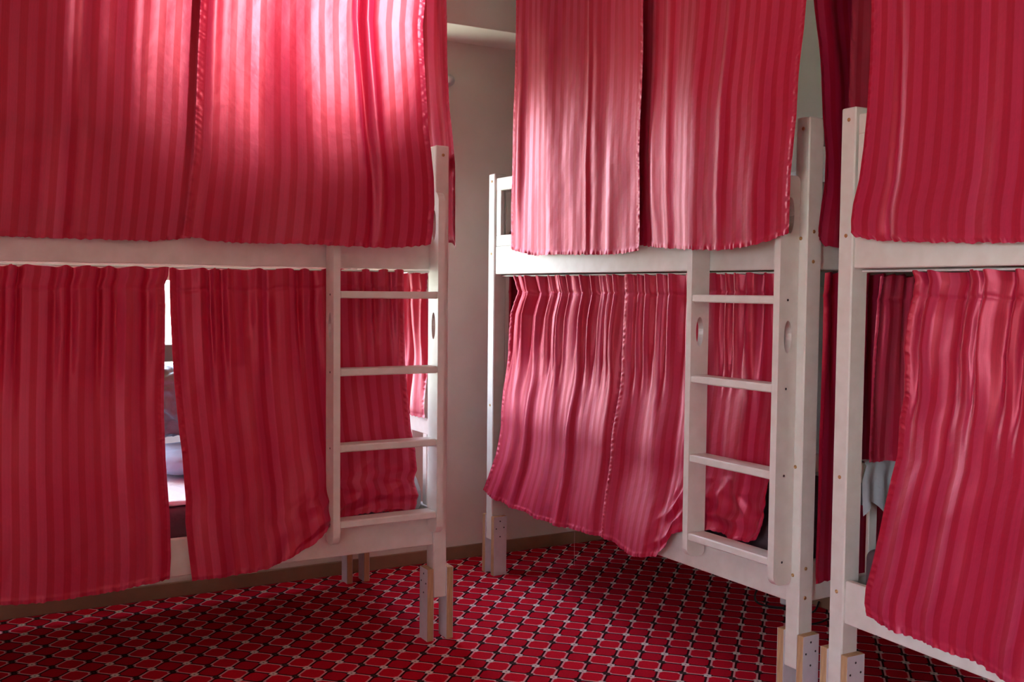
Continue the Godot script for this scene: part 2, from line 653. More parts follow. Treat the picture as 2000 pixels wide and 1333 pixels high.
func bed_parts(b: Node3D, index: int) -> void:
	var L := BED_LENGTH
	var W := BED_WIDTH
	var inn := 0.008
	# posts with bolts, and the wooden blocks that lift them
	for e in 2:
		for f in 2:
			var px := 0.0 if e == 0 else L - POST_W
			var pz := -POST_D if f == 0 else -W
			var post := block("post", Vector3(px, POST_BOTTOM, pz), Vector3(px + POST_W, POST_TOP, pz + POST_D), M.white, b, 0.004)
			if f == 0:
				for h in [0.485, 0.845, 1.592, 1.945]:
					bolt(post, Vector3(px + 0.031, h, 0.0) - post.position, Vector3(0, 0, 1))
			var out := Vector3(-1 if e == 0 else 1, 0, 0)
			for h in [0.411, 0.509, 1.517, 1.614]:
				bolt(post, Vector3(0.0 if e == 0 else L, h, pz + 0.038) - post.position, out)
			for side in [-1, 1]:
				var bx := px - 0.028 if side < 0 else px + POST_W
				var r := block("riser_block", Vector3(bx + 0.0005, 0, pz - 0.002), Vector3(bx + 0.0275, RISER_TOP, pz + 0.072), M.raw, b, 0.002)
				var fx := bx if side < 0 else bx + 0.0275
				for sgn in [side, -side]:
					var gx := bx - 0.0003 if sgn < 0 else bx + 0.0277
					block("painted_face", Vector3(gx, 0.001, pz - 0.0015) - r.position, Vector3(gx + 0.0006, RISER_TOP - 0.001, pz + 0.0715) - r.position, M.riser, r, 0.0001)
				for sp in [[0.036, 0.271], [0.058, 0.235], [0.014, 0.238], [0.036, 0.194]]:
					if not cache.has("screw"):
						cache["screw"] = lathe([[0.0, 0.0], [0.0038, 0.0], [0.0034, 0.0012], [0.0, 0.0014]], 10)
					var sc := obj("screw", cache["screw"], M.screw, r, Vector3(fx + side * 0.0004, sp[1], pz + sp[0]) - r.position)
					sc.basis = Basis(Quaternion(Vector3.UP, Vector3(side, 0, 0)))
	# long side rails, front and back, lower and upper
	for lv in [[RAIL_LOW, RAIL_LOW_TOP], [RAIL_UP, RAIL_UP_TOP]]:
		block("side_rail", Vector3(POST_W, lv[0], -inn - 0.024), Vector3(L - POST_W, lv[1], -inn), M.white, b, 0.003)
		block("side_rail", Vector3(POST_W, lv[0] - 0.05, -W + inn), Vector3(L - POST_W, lv[1], -W + inn + 0.024), M.white, b, 0.003)
		block("end_rail", Vector3(0.014, lv[0], -W + POST_D), Vector3(0.038, lv[1], -POST_D), M.white, b, 0.003)
		block("end_rail", Vector3(L - 0.038, lv[0], -W + POST_D), Vector3(L - 0.014, lv[1], -POST_D), M.white, b, 0.003)
		block("mattress_base", Vector3(0.045, lv[0] + 0.02, -W + 0.035), Vector3(L - 0.045, lv[0] + 0.04, -0.035), M.raw, b, 0.002)
	# head and foot ends: a top rail on three slats at each level
	for e in 2:
		var ex := 0.016 if e == 0 else L - 0.036
		for lv in [[RAIL_LOW_TOP, 0.82, 0.882], [RAIL_UP_TOP, 1.897, 1.958]]:
			block("end_top_rail", Vector3(ex, lv[1], -W + POST_D), Vector3(ex + 0.02, lv[2], -POST_D), M.white, b, 0.003)
			for k in 6:
				var z := -0.13 - k * 0.144
				block("end_slat", Vector3(ex + 0.003, lv[0], z - 0.035), Vector3(ex + 0.017, lv[1], z), M.white, b, 0.002)
	# guard rails of the upper bunk
	for f in 2:
		var z := -inn - 0.022 if f == 0 else -W + inn
		var gx0 := POST_W + 0.004
		var gx1 := L - POST_W - 0.004 if (f == 1 or index == 2) else 1.50
		var g := Node3D.new()
		g.name = "guard_rail"
		g.position = Vector3(gx0, RAIL_UP_TOP + 0.0005, z)
		b.add_child(g, true)
		block("top_board", Vector3(0, 0.27, 0), Vector3(gx1 - gx0, 0.331, 0.022), M.white, g, 0.003)
		block("bottom_board", Vector3(0, 0, 0), Vector3(gx1 - gx0, 0.054, 0.022), M.white, g, 0.003)
		for x in [0.0, (gx1 - gx0) / 2 - 0.02, gx1 - gx0 - 0.042]:
			block("stile", Vector3(x, 0.054, 0.001), Vector3(x + 0.042, 0.27, 0.021), M.white, g, 0.002)
	# rods that carry the lower curtains
	var rod := tube([Vector3(0.06, 1.484, -0.045), Vector3(1.03, 1.484, -0.045), Vector3(2.0, 1.484, -0.045)], 0.004)
	obj("curtain_rod", rod, M.plastic, b)


func ladder(b: Node3D, shift: float) -> void:
	var t := Node3D.new()
	t.name = "ladder"
	t.position = Vector3(1.5515 + shift, 0.455, 0.0)
	b.add_child(t, true)
	if not cache.has("ladder_side"):
		cache["ladder_side"] = ladder_board(0.083, 1.338, 0.0265, [[0.042, 0.817, 0.017, 0.053], [0.042, 1.21, 0.017, 0.058]])
	for x in [0.01325, 0.4365]:
		var s := obj("ladder_rail", cache["ladder_side"], M.white, t, Vector3(x, 0, 0.001))
		for h in [0.077, 0.363, 0.648, 0.937]:
			for sd in [-1.0, 1.0]:
				if sd * (x - 0.2) > 0:
					bolt_small(s, Vector3(sd * 0.0133, h, 0.045), Vector3(sd, 0, 0))
	for h in [0.077, 0.363, 0.648, 0.937]:
		block("rung", Vector3(0.0265, h - 0.0135, 0.006), Vector3(0.4233, h + 0.0135, 0.083), M.white, t, 0.004)


func bolt_small(parent: Node, at: Vector3, out: Vector3) -> void:
	if not cache.has("bolt_small"):
		cache["bolt_small"] = lathe([[0.0, 0.0], [0.0042, 0.0], [0.0036, 0.0008], [0.0, 0.001]], 10)
	var o := obj("screw_cap", cache["bolt_small"], M.screw, parent, at)
	o.basis = Basis(Quaternion(Vector3.UP, out))


# ---------------------------------------------------------------- bedding
func on_bed(i: int, at: Vector3, turn := 0.0) -> Transform3D:
	return bed_at[i] * Transform3D(Basis(Vector3.UP, turn), at)


func build_bedding() -> void:
	var mat_mesh := soft_box(Vector3(1.93, 0.19, 0.86), 0.03, 4, 1)
	var spots := [
		[0, RAIL_LOW + 0.041, "dark brown mattress on the lower bunk, seen between the parted curtains"],
		[1, RAIL_LOW + 0.041, "dark brown mattress on the lower bunk of the middle bed"],
		[1, RAIL_UP + 0.041, "dark brown mattress on the upper bunk of the middle bed"],
		[2, RAIL_LOW + 0.041, "dark brown mattress on the lower bunk at the right edge"],
	]
	for s in spots:
		var o := obj(numbered("mattress"), mat_mesh, M.mattress)
		o.transform = on_bed(s[0], Vector3(1.03, s[1] + 0.0955, -0.50))
		if s[0] == 0:
			o.mesh = soft_box(Vector3(1.80, 0.19, 0.86), 0.03, 4, 1)
			o.transform = on_bed(0, Vector3(0.965, s[1] + 0.0955, -0.50))
		tag(o, s[2], "mattress", "mattresses of the bunk beds")
	var top := RAIL_LOW + 0.041 + 0.19
	var sh := obj("bed_sheet", soft_box(Vector3(1.76, 0.016, 0.835), 0.007, 3, 40, noise(9.0, 4), 0.006), M.sheet)
	sh.transform = on_bed(0, Vector3(0.965, top + 0.0145, -0.50))
	tag(sh, "white sheet on the lower mattress between the parted red curtains", "bed sheet")
	# a dark jacket heaped at the back of the lower bunk, a pale blue pillow under it
	var jk := obj("jacket", heap(Vector3(0.44, 0.30, 0.24), 11, 0.16, 5.0), M.charcoal)
	jk.transform = on_bed(0, Vector3(1.22, top + 0.315, -0.80), 0.15)
	tag(jk, "crumpled charcoal jacket heaped on the lower bunk in the curtain gap", "jacket")
	var pl := obj("pillow", heap(Vector3(0.60, 0.11, 0.38), 21, 0.05, 4.0), M.blue_grey)
	pl.transform = on_bed(0, Vector3(1.30, top + 0.085, -0.66), 0.1)
	tag(pl, "pale blue-grey pillow below the charcoal jacket in the curtain gap", "pillow", "pillows")
	used["pillow"] = 1
	var p2 := obj(numbered("pillow"), heap(Vector3(0.125, 0.24, 0.52), 23, 0.05, 4.0), M.grey)
	p2.transform = on_bed(0, Vector3(1.938, 0.561, -0.325), 0.0)
	tag(p2, "light grey pillow at the ladder end of the lower bunk by the wall", "pillow", "pillows")
	var p3 := obj(numbered("pillow"), heap(Vector3(0.36, 0.14, 0.55), 25, 0.05, 4.0), M.sheet)
	p3.transform = on_bed(1, Vector3(0.28, RAIL_UP + 0.041 + 0.19 + 0.074, -0.4), 0.0)
	tag(p3, "white pillow on the upper bunk behind the guard rail", "pillow", "pillows")
	# right-hand bed: a grey cloth over the end rail, a pink blanket and a grey duvet on the mattress
	var bl := obj("blanket", heap(Vector3(0.24, 0.13, 0.46), 35, 0.05, 4.0), M.grey)
	bl.transform = on_bed(2, Vector3(0.26, top + 0.07, -0.32), 0.0)
	tag(bl, "grey blanket bunched on the lower bunk at the right", "blanket")
	var cl := thing("towel", "grey cloth hung over the end rail of the bunk at the right", "towel", on_bed(2, Vector3(0.026, 0.72, -0.17)))
	obj("cloth", hung_cloth(), M.grey, cl)


func heap(size: Vector3, sd: int, amp: float, freq: float) -> ArrayMesh:
	# a soft lump with folds: a flattened rounded form, displaced by ridged noise
	var n := noise(freq, sd, 3)
	var n2 := noise(freq * 2.6, sd + 1, 2)
	var st := SurfaceTool.new()
	st.begin(Mesh.PRIMITIVE_TRIANGLES)
	st.set_smooth_group(0)
	var R := 48
	var C := 72
	for i in R + 1:
		var th := PI * i / R - PI / 2
		for j in C + 1:
			var ph := TAU * (j % C) / C
			var dv := Vector3(cos(th) * cos(ph), sin(th), cos(th) * sin(ph))
			var p := Vector3(signf(dv.x) * pow(absf(dv.x), 0.55), signf(dv.y) * pow(absf(dv.y), 0.75), signf(dv.z) * pow(absf(dv.z), 0.55)) * size * 0.5
			var ridge := 1.0 - absf(n.get_noise_3dv(p * Vector3(1, 1.4, 1))) * 2.4
			var k := 1.0 + amp * (ridge - 0.6) + amp * 0.4 * n2.get_noise_3dv(p)
			st.add_vertex(p * k)
	for i in R:
		for j in C:
			var k := i * (C + 1) + j
			for m in [k, k + 1, k + C + 2, k, k + C + 2, k + C + 1]:
				st.add_index(m)
	st.generate_normals()
	return st.commit()


func hung_cloth() -> ArrayMesh:
	# a cloth folded over a rail: up the outside, over, and down the inside
	var st := SurfaceTool.new()
	st.begin(Mesh.PRIMITIVE_TRIANGLES)
	st.set_smooth_group(0)
	var n := noise(7.0, 9, 3)
	var prof := [[-0.022, 0.02], [-0.024, 0.09], [-0.022, 0.155], [-0.008, 0.17], [0.01, 0.169], [0.022, 0.155], [0.028, 0.11], [0.03, 0.05], [0.034, 0.0]]
	var C := 28
	for i in prof.size():
		for j in C + 1:
			var z := 0.075 - 0.26 * j / C
			var f := 0.012 * sin(j * 0.9) * (absf(i - 4) / 4.0)
			var drop := 0.04 * sin(j * 0.35) * (1.0 if i == prof.size() - 1 else 0.0)
			st.add_vertex(Vector3(prof[i][0] + (f if i > 4 else -f) + n.get_noise_2d(i, j) * 0.004, prof[i][1] + drop, z + (0.02 if i > 5 else 0.0)))
	for i in prof.size() - 1:
		for j in C:
			var k := i * (C + 1) + j
			for m in [k, k + 1, k + C + 2, k, k + C + 2, k + C + 1]:
				st.add_index(m)
	st.generate_normals()
	return st.commit()


# ---------------------------------------------------------------- the curtains
func poly_at(pts: Array, key: float, by: int) -> float:
	# pts: [[s, h], ...]; by 1: s at height key; by 0: h at s key. Straight between the points.
	var other := 1 - by
	for i in pts.size() - 1:
		var a: float = pts[i][by]
		var b: float = pts[i + 1][by]
		if (key - a) * (key - b) <= 0.0 and a != b:
			var t := (key - a) / (b - a)
			return lerpf(pts[i][other], pts[i + 1][other], t)
	return pts[0][other] if absf(key - pts[0][by]) < absf(key - pts[-1][by]) else pts[-1][other]


func soft_grid(g: Array, u: float, v: float) -> float:
	var y := v * (g.size() - 1)
	var i := mini(int(y), g.size() - 2)
	var fy := smoothstep(0.0, 1.0, y - i)
	var out := [0.0, 0.0]
	for k in 2:
		var row: Array = g[i + k]
		var x := u * (row.size() - 1)
		var j := mini(int(x), row.size() - 2)
		out[k] = lerpf(row[j], row[j + 1], smoothstep(0.0, 1.0, x - j))
	return lerpf(out[0], out[1], fy)


func curtain(label: String, group: String, bed: int, c: Dictionary) -> Node3D:
	var l: Array = c.l
	var r: Array = c.r
	var hem: Array = c.hem
	var top: float = l[0][1]
	var lower: bool = c.get("lower", false)
	var end: bool = c.has("end")
	var sd: int = c.seed
	var hl: float = poly_at(hem, l[-1][0], 0)
	var hr: float = poly_at(hem, r[-1][0], 0)
	var width: float = absf(r[0][0] - l[0][0])
	var full: float = c.get("full", 1.06)
	var rows: int = c.get("rows", 210)
	var cols: int = c.get("cols", 170)
	# places of the columns and rows: dense at the hems
	var us := PackedFloat32Array()
	var hemw := minf(0.02 / width, 0.08)
	for i in 4:
		us.append(hemw * i / 4.0)
	for i in cols + 1:
		us.append(lerpf(hemw, 1.0 - hemw, float(i) / cols))
	for i in 4:
		us.append(1.0 - hemw + hemw * (i + 1) / 4.0)
	var vs := PackedFloat32Array()
	var drop := top - minf(hl, hr)
	var headv := 0.075 / drop if lower else 0.0
	var botv := 0.017 / drop
	var head_rows := 0
	if lower:
		head_rows = 12
		for i in head_rows:
			vs.append(headv * i / head_rows)
	for i in rows + 1:
		vs.append(lerpf(headv, 1.0 - botv, float(i) / rows))
	for i in 5:
		vs.append(1.0 - botv + botv * (i + 1) / 5.0)
	var nu := us.size()
	var nv := vs.size()
	# noises
	var big := noise(1.0, sd, 2)
	var fine := noise(1.0, sd + 100, 2)
	var pleat := noise(1.0, sd + 200, 1)
	var folds: Array = c.get("folds", [])
	var wave: float = c.get("wave", 0.014)
	var wlen: float = c.get("wlen", 0.24)
	var ruck: float = c.get("ruck", 0.002)
	var crumple: float = c.get("crumple", 0.0)
	var P := PackedVector3Array()
	var UV := PackedVector2Array()
	P.resize(nu * nv)
	UV.resize(nu * nv)
	var hem_u := PackedFloat32Array()
	var top_u := PackedFloat32Array()
	var pl_u := PackedFloat32Array()
	for u in us:
		hem_u.append(poly_at(hem, lerpf(l[-1][0], r[-1][0], u), 0))
		var x := u * width * full
		var ph: float = x / float(c.get("pleat", 0.075)) + 0.6 * pleat.get_noise_1d(x * 5.0)
		pl_u.append(ph)
		top_u.append(lerpf(top, float(r[0][1]), u) + (0.004 * sin(ph * TAU) if lower else 0.0))
	for j in nv:
		var v := vs[j]
		var sl := poly_at(l, lerpf(top, hl, v), 1)
		var sr := poly_at(r, lerpf(top, hr, v), 1)
		var down := v * drop
		for i in nu:
			var u := us[i]
			var h := lerpf(top_u[i], hem_u[i], v)
			var s := lerpf(sl, sr, u)
			var x := u * width * full
			var d := soft_grid(c.d, u, v)
			# long soft folds, wandering a little on their way down
			var ph := (x + 0.022 * big.get_noise_2d(x * 2.0, down * 1.1)) / wlen + big.get_noise_2d(x * 1.5 + 7.0, 3.0) * 0.5
			d += wave * (2.0 * pow(0.5 + 0.5 * sin(ph * TAU), 1.8) - 0.85) * (0.6 + 0.4 * big.get_noise_2d(x * 3.0, down + 20.0) * 2.0)
			d += ruck * fine.get_noise_2d(x * 9.0, down * 1.7)
			d += ruck * 0.45 * fine.get_noise_2d((x + down * 0.5) * 10.0, (down - x * 0.5) * 4.0 + 9.0)
			if crumple > 0.0:
				d += crumple * smoothstep(0.72, 0.9, v) * smoothstep(0.3, 0.55, u) * (1.0 - 2.6 * absf(fine.get_noise_2d((x - down * 0.7) * 3.0, (down + x * 0.4) * 5.5)))
			for f in folds:
				var off: float = (x - f[0] - f[4] * down) / f[1]
				if absf(off) < 2.5:
					d += lerpf(f[2], f[3], v) * exp(-off * off)
			if lower:
				# gathered heading: tight ruffles above the tape, pinched at the tape, opening below
				var q := sin(pl_u[i] * TAU)
				var k := 0.0
				if down < 0.075:
					k = lerpf(0.0145, 0.0075, down / 0.075)
				else:
					k = lerpf(0.0085, 0.0, smoothstep(0.075, 0.55, down)) + 0.004 * smoothstep(0.08, 0.14, down) * (1.0 - smoothstep(0.2, 0.55, down))
				k *= float(c.get("gather", 1.0))
				d += k * (q + 0.35 * sin(pl_u[i] * TAU * 2.0 + 1.0))
				d -= 0.004 * exp(-pow((down - 0.075) / 0.006, 2.0))
			# hems: a doubled edge, puckered by its stitching
			var to_bottom := (1.0 - v) * drop
			if to_bottom < 0.02:
				var k2 := 1.0 - to_bottom / 0.02
				var pk := pleat.get_noise_1d(x * 55.0 + 3.0)
				d += 0.0022 * minf(1.0, k2 * 3.0) + k2 * (0.0045 * pk + 0.001 * sin(x * TAU / 0.03))
				h += 0.0035 * k2 * pleat.get_noise_1d(x * 42.0 + 50.0)
			var to_side := minf(u, 1.0 - u) * width
			if to_side < 0.02:
				var k3 := 1.0 - to_side / 0.02
				d += 0.0018 * minf(1.0, k3 * 3.0) + 0.0032 * pleat.get_noise_1d(down * 60.0) * sin(k3 * PI)
			P[j * nu + i] = Vector3(float(c.get("end", 0.0)) + d * float(c.get("out", 1.0)), h, s) if end else Vector3(s, h, d)
			UV[j * nu + i] = Vector2(x + sd * 0.137, down)
	var org := P[(nv - 1) * nu + nu / 2]
	for i in P.size():
		P[i] -= org
	# smooth normals from the whole grid
	var N := PackedVector3Array()
	N.resize(P.size())
	for j in nv:
		for i in nu:
			var a := P[j * nu + mini(i + 1, nu - 1)] - P[j * nu + maxi(i - 1, 0)]
			var b := P[mini(j + 1, nv - 1) * nu + i] - P[maxi(j - 1, 0) * nu + i]
			N[j * nu + i] = b.cross(a).normalized()
	var t := thing("curtain", label, "curtain", bed_at[bed] * Transform3D(Basis(), org), group)
	var j0 := head_rows
	var j1 := nv - 6
	sub_sheet(t, "panel", P, N, UV, nu, 4, nu - 5, j0, j1)
	sub_sheet(t, "side_hem", P, N, UV, nu, 0, 4, j0, j1)
	sub_sheet(t, "side_hem", P, N, UV, nu, nu - 5, nu - 1, j0, j1)
	sub_sheet(t, "bottom_hem", P, N, UV, nu, 0, nu - 1, j1, nv - 1)
	if lower:
		sub_sheet(t, "heading", P, N, UV, nu, 0, nu - 1, 0, j0)
	return t


func sub_sheet(t: Node3D, called: String, P: PackedVector3Array, N: PackedVector3Array, UV: PackedVector2Array, nu: int, i0: int, i1: int, j0: int, j1: int) -> void:
	var p := PackedVector3Array()
	var n := PackedVector3Array()
	var uv := PackedVector2Array()
	var ix := PackedInt32Array()
	var w := i1 - i0 + 1
	for j in range(j0, j1 + 1):
		p.append_array(P.slice(j * nu + i0, j * nu + i1 + 1))
		n.append_array(N.slice(j * nu + i0, j * nu + i1 + 1))
		uv.append_array(UV.slice(j * nu + i0, j * nu + i1 + 1))
	for j in j1 - j0:
		for i in w - 1:
			var k := j * w + i
			ix.append_array([k, k + 1, k + w + 1, k, k + w + 1, k + w])
	var arr := []
	arr.resize(Mesh.ARRAY_MAX)
	arr[Mesh.ARRAY_VERTEX] = p
	arr[Mesh.ARRAY_NORMAL] = n
	arr[Mesh.ARRAY_TEX_UV] = uv
	arr[Mesh.ARRAY_INDEX] = ix
	var m := ArrayMesh.new()
	m.add_surface_from_arrays(Mesh.PRIMITIVE_TRIANGLES, arr)
	obj(called, m, M.satin, t)


func build_curtains() -> void:
	var T := CEILING - 0.002
	var up := "long red satin curtains of the upper bunks"
	var lo := "gathered red satin curtains of the lower bunks"
	# bed by the back wall, upper bunk
	curtain("wide red striped satin curtain of the upper bunk at the left edge of the picture", up, 0, {
		l = [[0.02, T], [-0.02, 2.2], [-0.04, 1.575]], r = [[1.13, T], [1.115, 2.40], [1.105, 2.21], [1.095, 1.96], [1.07, 1.70], [1.055, 1.588]],
		hem = [[-0.04, 1.572], [0.46, 1.570], [0.93, 1.570], [1.06, 1.586]],
		d = [[0.05, 0.05, 0.05, 0.03], [0.04, 0.04, 0.045, 0.02], [0.02, 0.02, 0.024, 0.012]], seed = 3, wave = 0.009, wlen = 0.34, ruck = 0.0016,
		folds = [[0.76, 0.035, -0.03, -0.012, 0.0], [0.52, 0.05, -0.02, -0.01, -0.05], [0.93, 0.05, 0.03, 0.0, 0.0], [0.66, 0.06, 0.02, 0.0, -0.08]]})
	curtain("red striped satin upper-bunk curtain over the ladder, brightest at its top", up, 0, {
		l = [[1.095, T], [1.084, 2.40], [1.074, 2.207], [1.068, 2.05], [1.060, 1.874], [1.037, 1.698], [1.023, 1.592]],
		r = [[1.93, T], [1.905, 2.506], [1.895, 2.409], [1.898, 2.314], [1.907, 2.171], [1.916, 2.028], [1.930, 1.932], [1.941, 1.836], [1.944, 1.739], [1.938, 1.641], [1.928, 1.586]],
		hem = [[1.023, 1.592], [1.097, 1.580], [1.166, 1.572], [1.456, 1.573], [1.641, 1.568], [1.763, 1.568], [1.847, 1.574], [1.928, 1.586]],
		d = [[0.06, 0.06, 0.06, 0.06, 0.07], [0.055, 0.055, 0.08, 0.09, 0.10], [0.05, 0.05, 0.10, 0.11, 0.11], [0.045, 0.045, 0.105, 0.114, 0.112]], seed = 14, wave = 0.004, wlen = 0.40, ruck = 0.0016,
		folds = [[0.58, 0.016, -0.022, -0.012, 0.055], [0.62, 0.022, 0.02, 0.006, 0.05], [0.05, 0.03, 0.018, 0.004, 0.0]]})
	curtain("narrow red satin curtain hanging across the end of the upper bunk beside the bare wall", up, 0, {
		end = 2.075, l = [[-0.17, T], [-0.125, 2.585], [-0.107, 2.336], [-0.081, 2.168], [-0.055, 2.062], [-0.025, 1.917], [-0.018, 1.754], [-0.024, 1.576]],
		r = [[-0.72, T], [-0.72, 1.6]], hem = [[-0.01, 1.574], [-0.05, 1.60], [-0.3, 1.64], [-0.72, 1.64]],
		d = [[0.03, 0.0, 0.0, 0.0], [0.03, 0.0, 0.0, 0.0], [0.03, 0.005, 0.0, 0.0]], seed = 22, wave = 0.014, wlen = 0.15, cols = 60, rows = 110})
	curtain("red satin curtain closing the rear of the upper bunk end under the beam", up, 0, {
		end = 2.08, l = [[-0.70, 2.675], [-0.70, 1.66]], r = [[-0.985, 2.675], [-0.985, 1.66]], hem = [[-0.70, 1.65], [-1.0, 1.65]],
		d = [[0.0, 0.0], [0.0, 0.0]], seed = 26, wave = 0.006, wlen = 0.15, cols = 24, rows = 60})
	curtain("red satin curtain drawn behind the upper bunk on its window side", up, 0, {
		l = [[0.95, 2.675], [0.95, 1.66]], r = [[2.06, 2.675], [2.06, 1.66]], hem = [[0.9, 1.64], [2.1, 1.64]], d = [[-0.995, -0.995], [-0.995, -0.995]], seed = 28, wave = 0.006, wlen = 0.2, cols = 50, rows = 60})
	# bed by the back wall, lower bunk
	curtain("dark red satin curtain of the lower bunk at the left edge, beside the bright gap", lo, 0, {
		lower = true, l = [[0.06, 1.481], [0.0, 0.38]], r = [[0.992, 1.481], [0.990, 1.451], [0.978, 1.419], [0.979, 1.344], [0.977, 1.272], [0.973, 1.130], [0.968, 0.987], [0.968, 0.809], [0.974, 0.702], [0.980, 0.60], [0.981, 0.468], [0.976, 0.393]],
		hem = [[0.0, 0.375], [0.444, 0.375], [0.534, 0.372], [0.674, 0.369], [0.820, 0.376], [0.904, 0.387], [0.976, 0.394]],
		d = [[-0.045, -0.045, -0.045, -0.045], [-0.03, -0.03, -0.03, -0.03], [0.015, 0.015, 0.012, 0.01], [0.024, 0.024, 0.022, 0.02]], seed = 31, gather = 0.75, wave = 0.007, wlen = 0.28, full = 1.12, pleat = 0.09,
		folds = [[1.0, 0.03, 0.0, 0.012, 0.0]]})
	curtain("dark red satin lower-bunk curtain behind the ladder, hem tucked over the rail", lo, 0, {
		lower = true, l = [[0.994, 1.479], [0.995, 1.416], [0.995, 1.344], [0.998, 1.254], [1.002, 1.164], [1.008, 1.056], [1.013, 0.985], [1.019, 0.895], [1.026, 0.823], [1.030, 0.751], [1.036, 0.661], [1.032, 0.589], [1.040, 0.481], [1.050, 0.379]],
		r = [[1.883, 1.490], [1.888, 1.345], [1.895, 1.143], [1.900, 1.021], [1.915, 0.857], [1.933, 0.774], [1.935, 0.692], [1.920, 0.662], [1.936, 0.620], [1.941, 0.557], [1.923, 0.53]],
		hem = [[1.050, 0.379], [1.167, 0.378], [1.277, 0.382], [1.351, 0.398], [1.411, 0.418], [1.471, 0.458], [1.546, 0.522], [1.624, 0.538], [1.736, 0.548], [1.844, 0.540], [1.923, 0.535]],
		d = [[-0.045, -0.045, -0.045, -0.045, -0.045], [-0.035, -0.04, -0.045, -0.05, -0.05], [0.0, -0.015, -0.03, -0.035, -0.035], [0.03, 0.032, 0.03, -0.02, -0.02]], seed = 42, crumple = 0.014, gather = 0.75, wave = 0.007, wlen = 0.26, full = 1.1, pleat = 0.085, ruck = 0.004,
		folds = [[0.45, 0.06, 0.0, 0.03, 0.05], [0.85, 0.05, 0.0, 0.02, -0.1]]})
	curtain("short red satin curtain drawn aside at the end of the lower bunk behind the ladder", lo, 0, {
		lower = true, end = 2.03, l = [[-0.17, 1.481], [-0.14, 1.2], [-0.10, 0.9]], r = [[-0.91, 1.481], [-0.91, 0.9]], hem = [[-0.09, 0.89], [-0.91, 0.89]],
		d = [[0.0, 0.0], [0.0, 0.0], [-0.03, -0.02]], seed = 52, wave = 0.018, wlen = 0.12, full = 1.3, cols = 60, rows = 70, pleat = 0.06})
	# middle bed, upper bunk
	curtain("glossy red satin curtain of the middle upper bunk, nearest the room corner", up, 1, {
		l = [[0.335, T], [0.321, 2.748], [0.311, 2.564], [0.305, 2.401], [0.295, 2.192], [0.286, 1.980], [0.275, 1.814], [0.273, 1.647], [0.276, 1.605]],
		r = [[1.27, T], [1.278, 2.522], [1.286, 2.329], [1.283, 2.194], [1.271, 2.080], [1.259, 1.945], [1.262, 1.827], [1.258, 1.710], [1.256, 1.574]],
		hem = [[0.276, 1.606], [0.383, 1.585], [0.471, 1.573], [0.719, 1.570], [1.016, 1.564], [1.152, 1.563], [1.256, 1.575]],
		d = [[0.05, 0.05, 0.05, 0.06], [0.045, 0.05, 0.05, 0.07], [0.035, 0.04, 0.035, 0.05]], seed = 61, wave = 0.008, wlen = 0.30, ruck = 0.0016,
		folds = [[0.22, 0.05, 0.012, -0.012, 0.02], [0.62, 0.02, 0.016, 0.012, 0.0], [0.78, 0.04, -0.01, 0.01, 0.0]]})
	curtain("red satin curtain of the middle upper bunk hanging over the ladder top", up, 1, {
		l = [[1.19, T], [1.19, 2.2], [1.19, 1.95], [1.20, 1.75], [1.21, 1.67], [1.215, 1.597]],
		r = [[2.12, T], [2.114, 2.327], [2.114, 2.232], [2.106, 2.091], [2.103, 1.964], [2.094, 1.869], [2.087, 1.789], [2.087, 1.724], [2.087, 1.604]],
		hem = [[1.20, 1.597], [1.385, 1.580], [1.604, 1.565], [1.772, 1.558], [1.846, 1.561], [1.941, 1.569], [2.009, 1.583], [2.087, 1.603]],
		d = [[0.02, 0.045, 0.05, 0.05, 0.05], [0.012, 0.05, 0.07, 0.08, 0.08], [0.012, 0.06, 0.105, 0.11, 0.108], [0.012, 0.06, 0.112, 0.114, 0.11]], seed = 73, wave = 0.006, wlen = 0.34, ruck = 0.0016,
		folds = [[0.24, 0.03, 0.01, 0.014, 0.02], [0.62, 0.02, 0.012, 0.004, 0.0]]})
	curtain("shadowed red satin upper curtain in the gap between the middle and right bunks", up, 1, {
		end = 2.075, l = [[0.06, T], [0.017, 2.340], [-0.010, 2.216], [-0.026, 2.106], [-0.035, 1.993], [-0.053, 1.864], [-0.052, 1.766], [-0.040, 1.700], [-0.028, 1.60]],
		r = [[-0.90, T], [-0.90, 1.56]], hem = [[-0.025, 1.60], [-0.057, 1.569], [-0.129, 1.563], [-0.9, 1.56]],
		d = [[0.0, 0.0], [0.004, 0.0], [0.005, 0.0]], seed = 81, wave = 0.008, wlen = 0.2, cols = 60, rows = 110})
	# middle bed, lower bunk
	var flared := curtain("shiny pleated red satin curtain of the middle lower bunk, its corner flaring past the post", lo, 1, {
		lower = true, l = [[0.179, 1.481], [0.213, 1.395], [0.163, 1.301], [0.145, 1.105], [0.130, 0.934], [0.134, 0.760], [0.118, 0.609], [0.074, 0.502], [0.028, 0.424]],
		r = [[1.047, 1.481], [1.052, 1.371], [1.045, 1.267], [1.040, 1.140], [1.043, 1.015], [1.035, 0.866], [1.031, 0.719], [1.026, 0.592], [1.024, 0.400]],
		hem = [[0.028, 0.422], [0.135, 0.403], [0.228, 0.390], [0.327, 0.387], [0.444, 0.388], [0.506, 0.376], [0.579, 0.377], [0.650, 0.380], [0.731, 0.380], [0.941, 0.395], [1.024, 0.400]],
		d = [[-0.045, -0.045, -0.045, -0.045], [-0.035, -0.035, -0.035, -0.035], [0.0, 0.0, 0.0, 0.0], [0.035, 0.034, 0.032, 0.034]], seed = 95, wave = 0.015, wlen = 0.21, full = 1.18, pleat = 0.078, gather = 1.0, ruck = 0.0012})
	var local := flared.transform.affine_inverse() * (bed_at[1] as Transform3D)
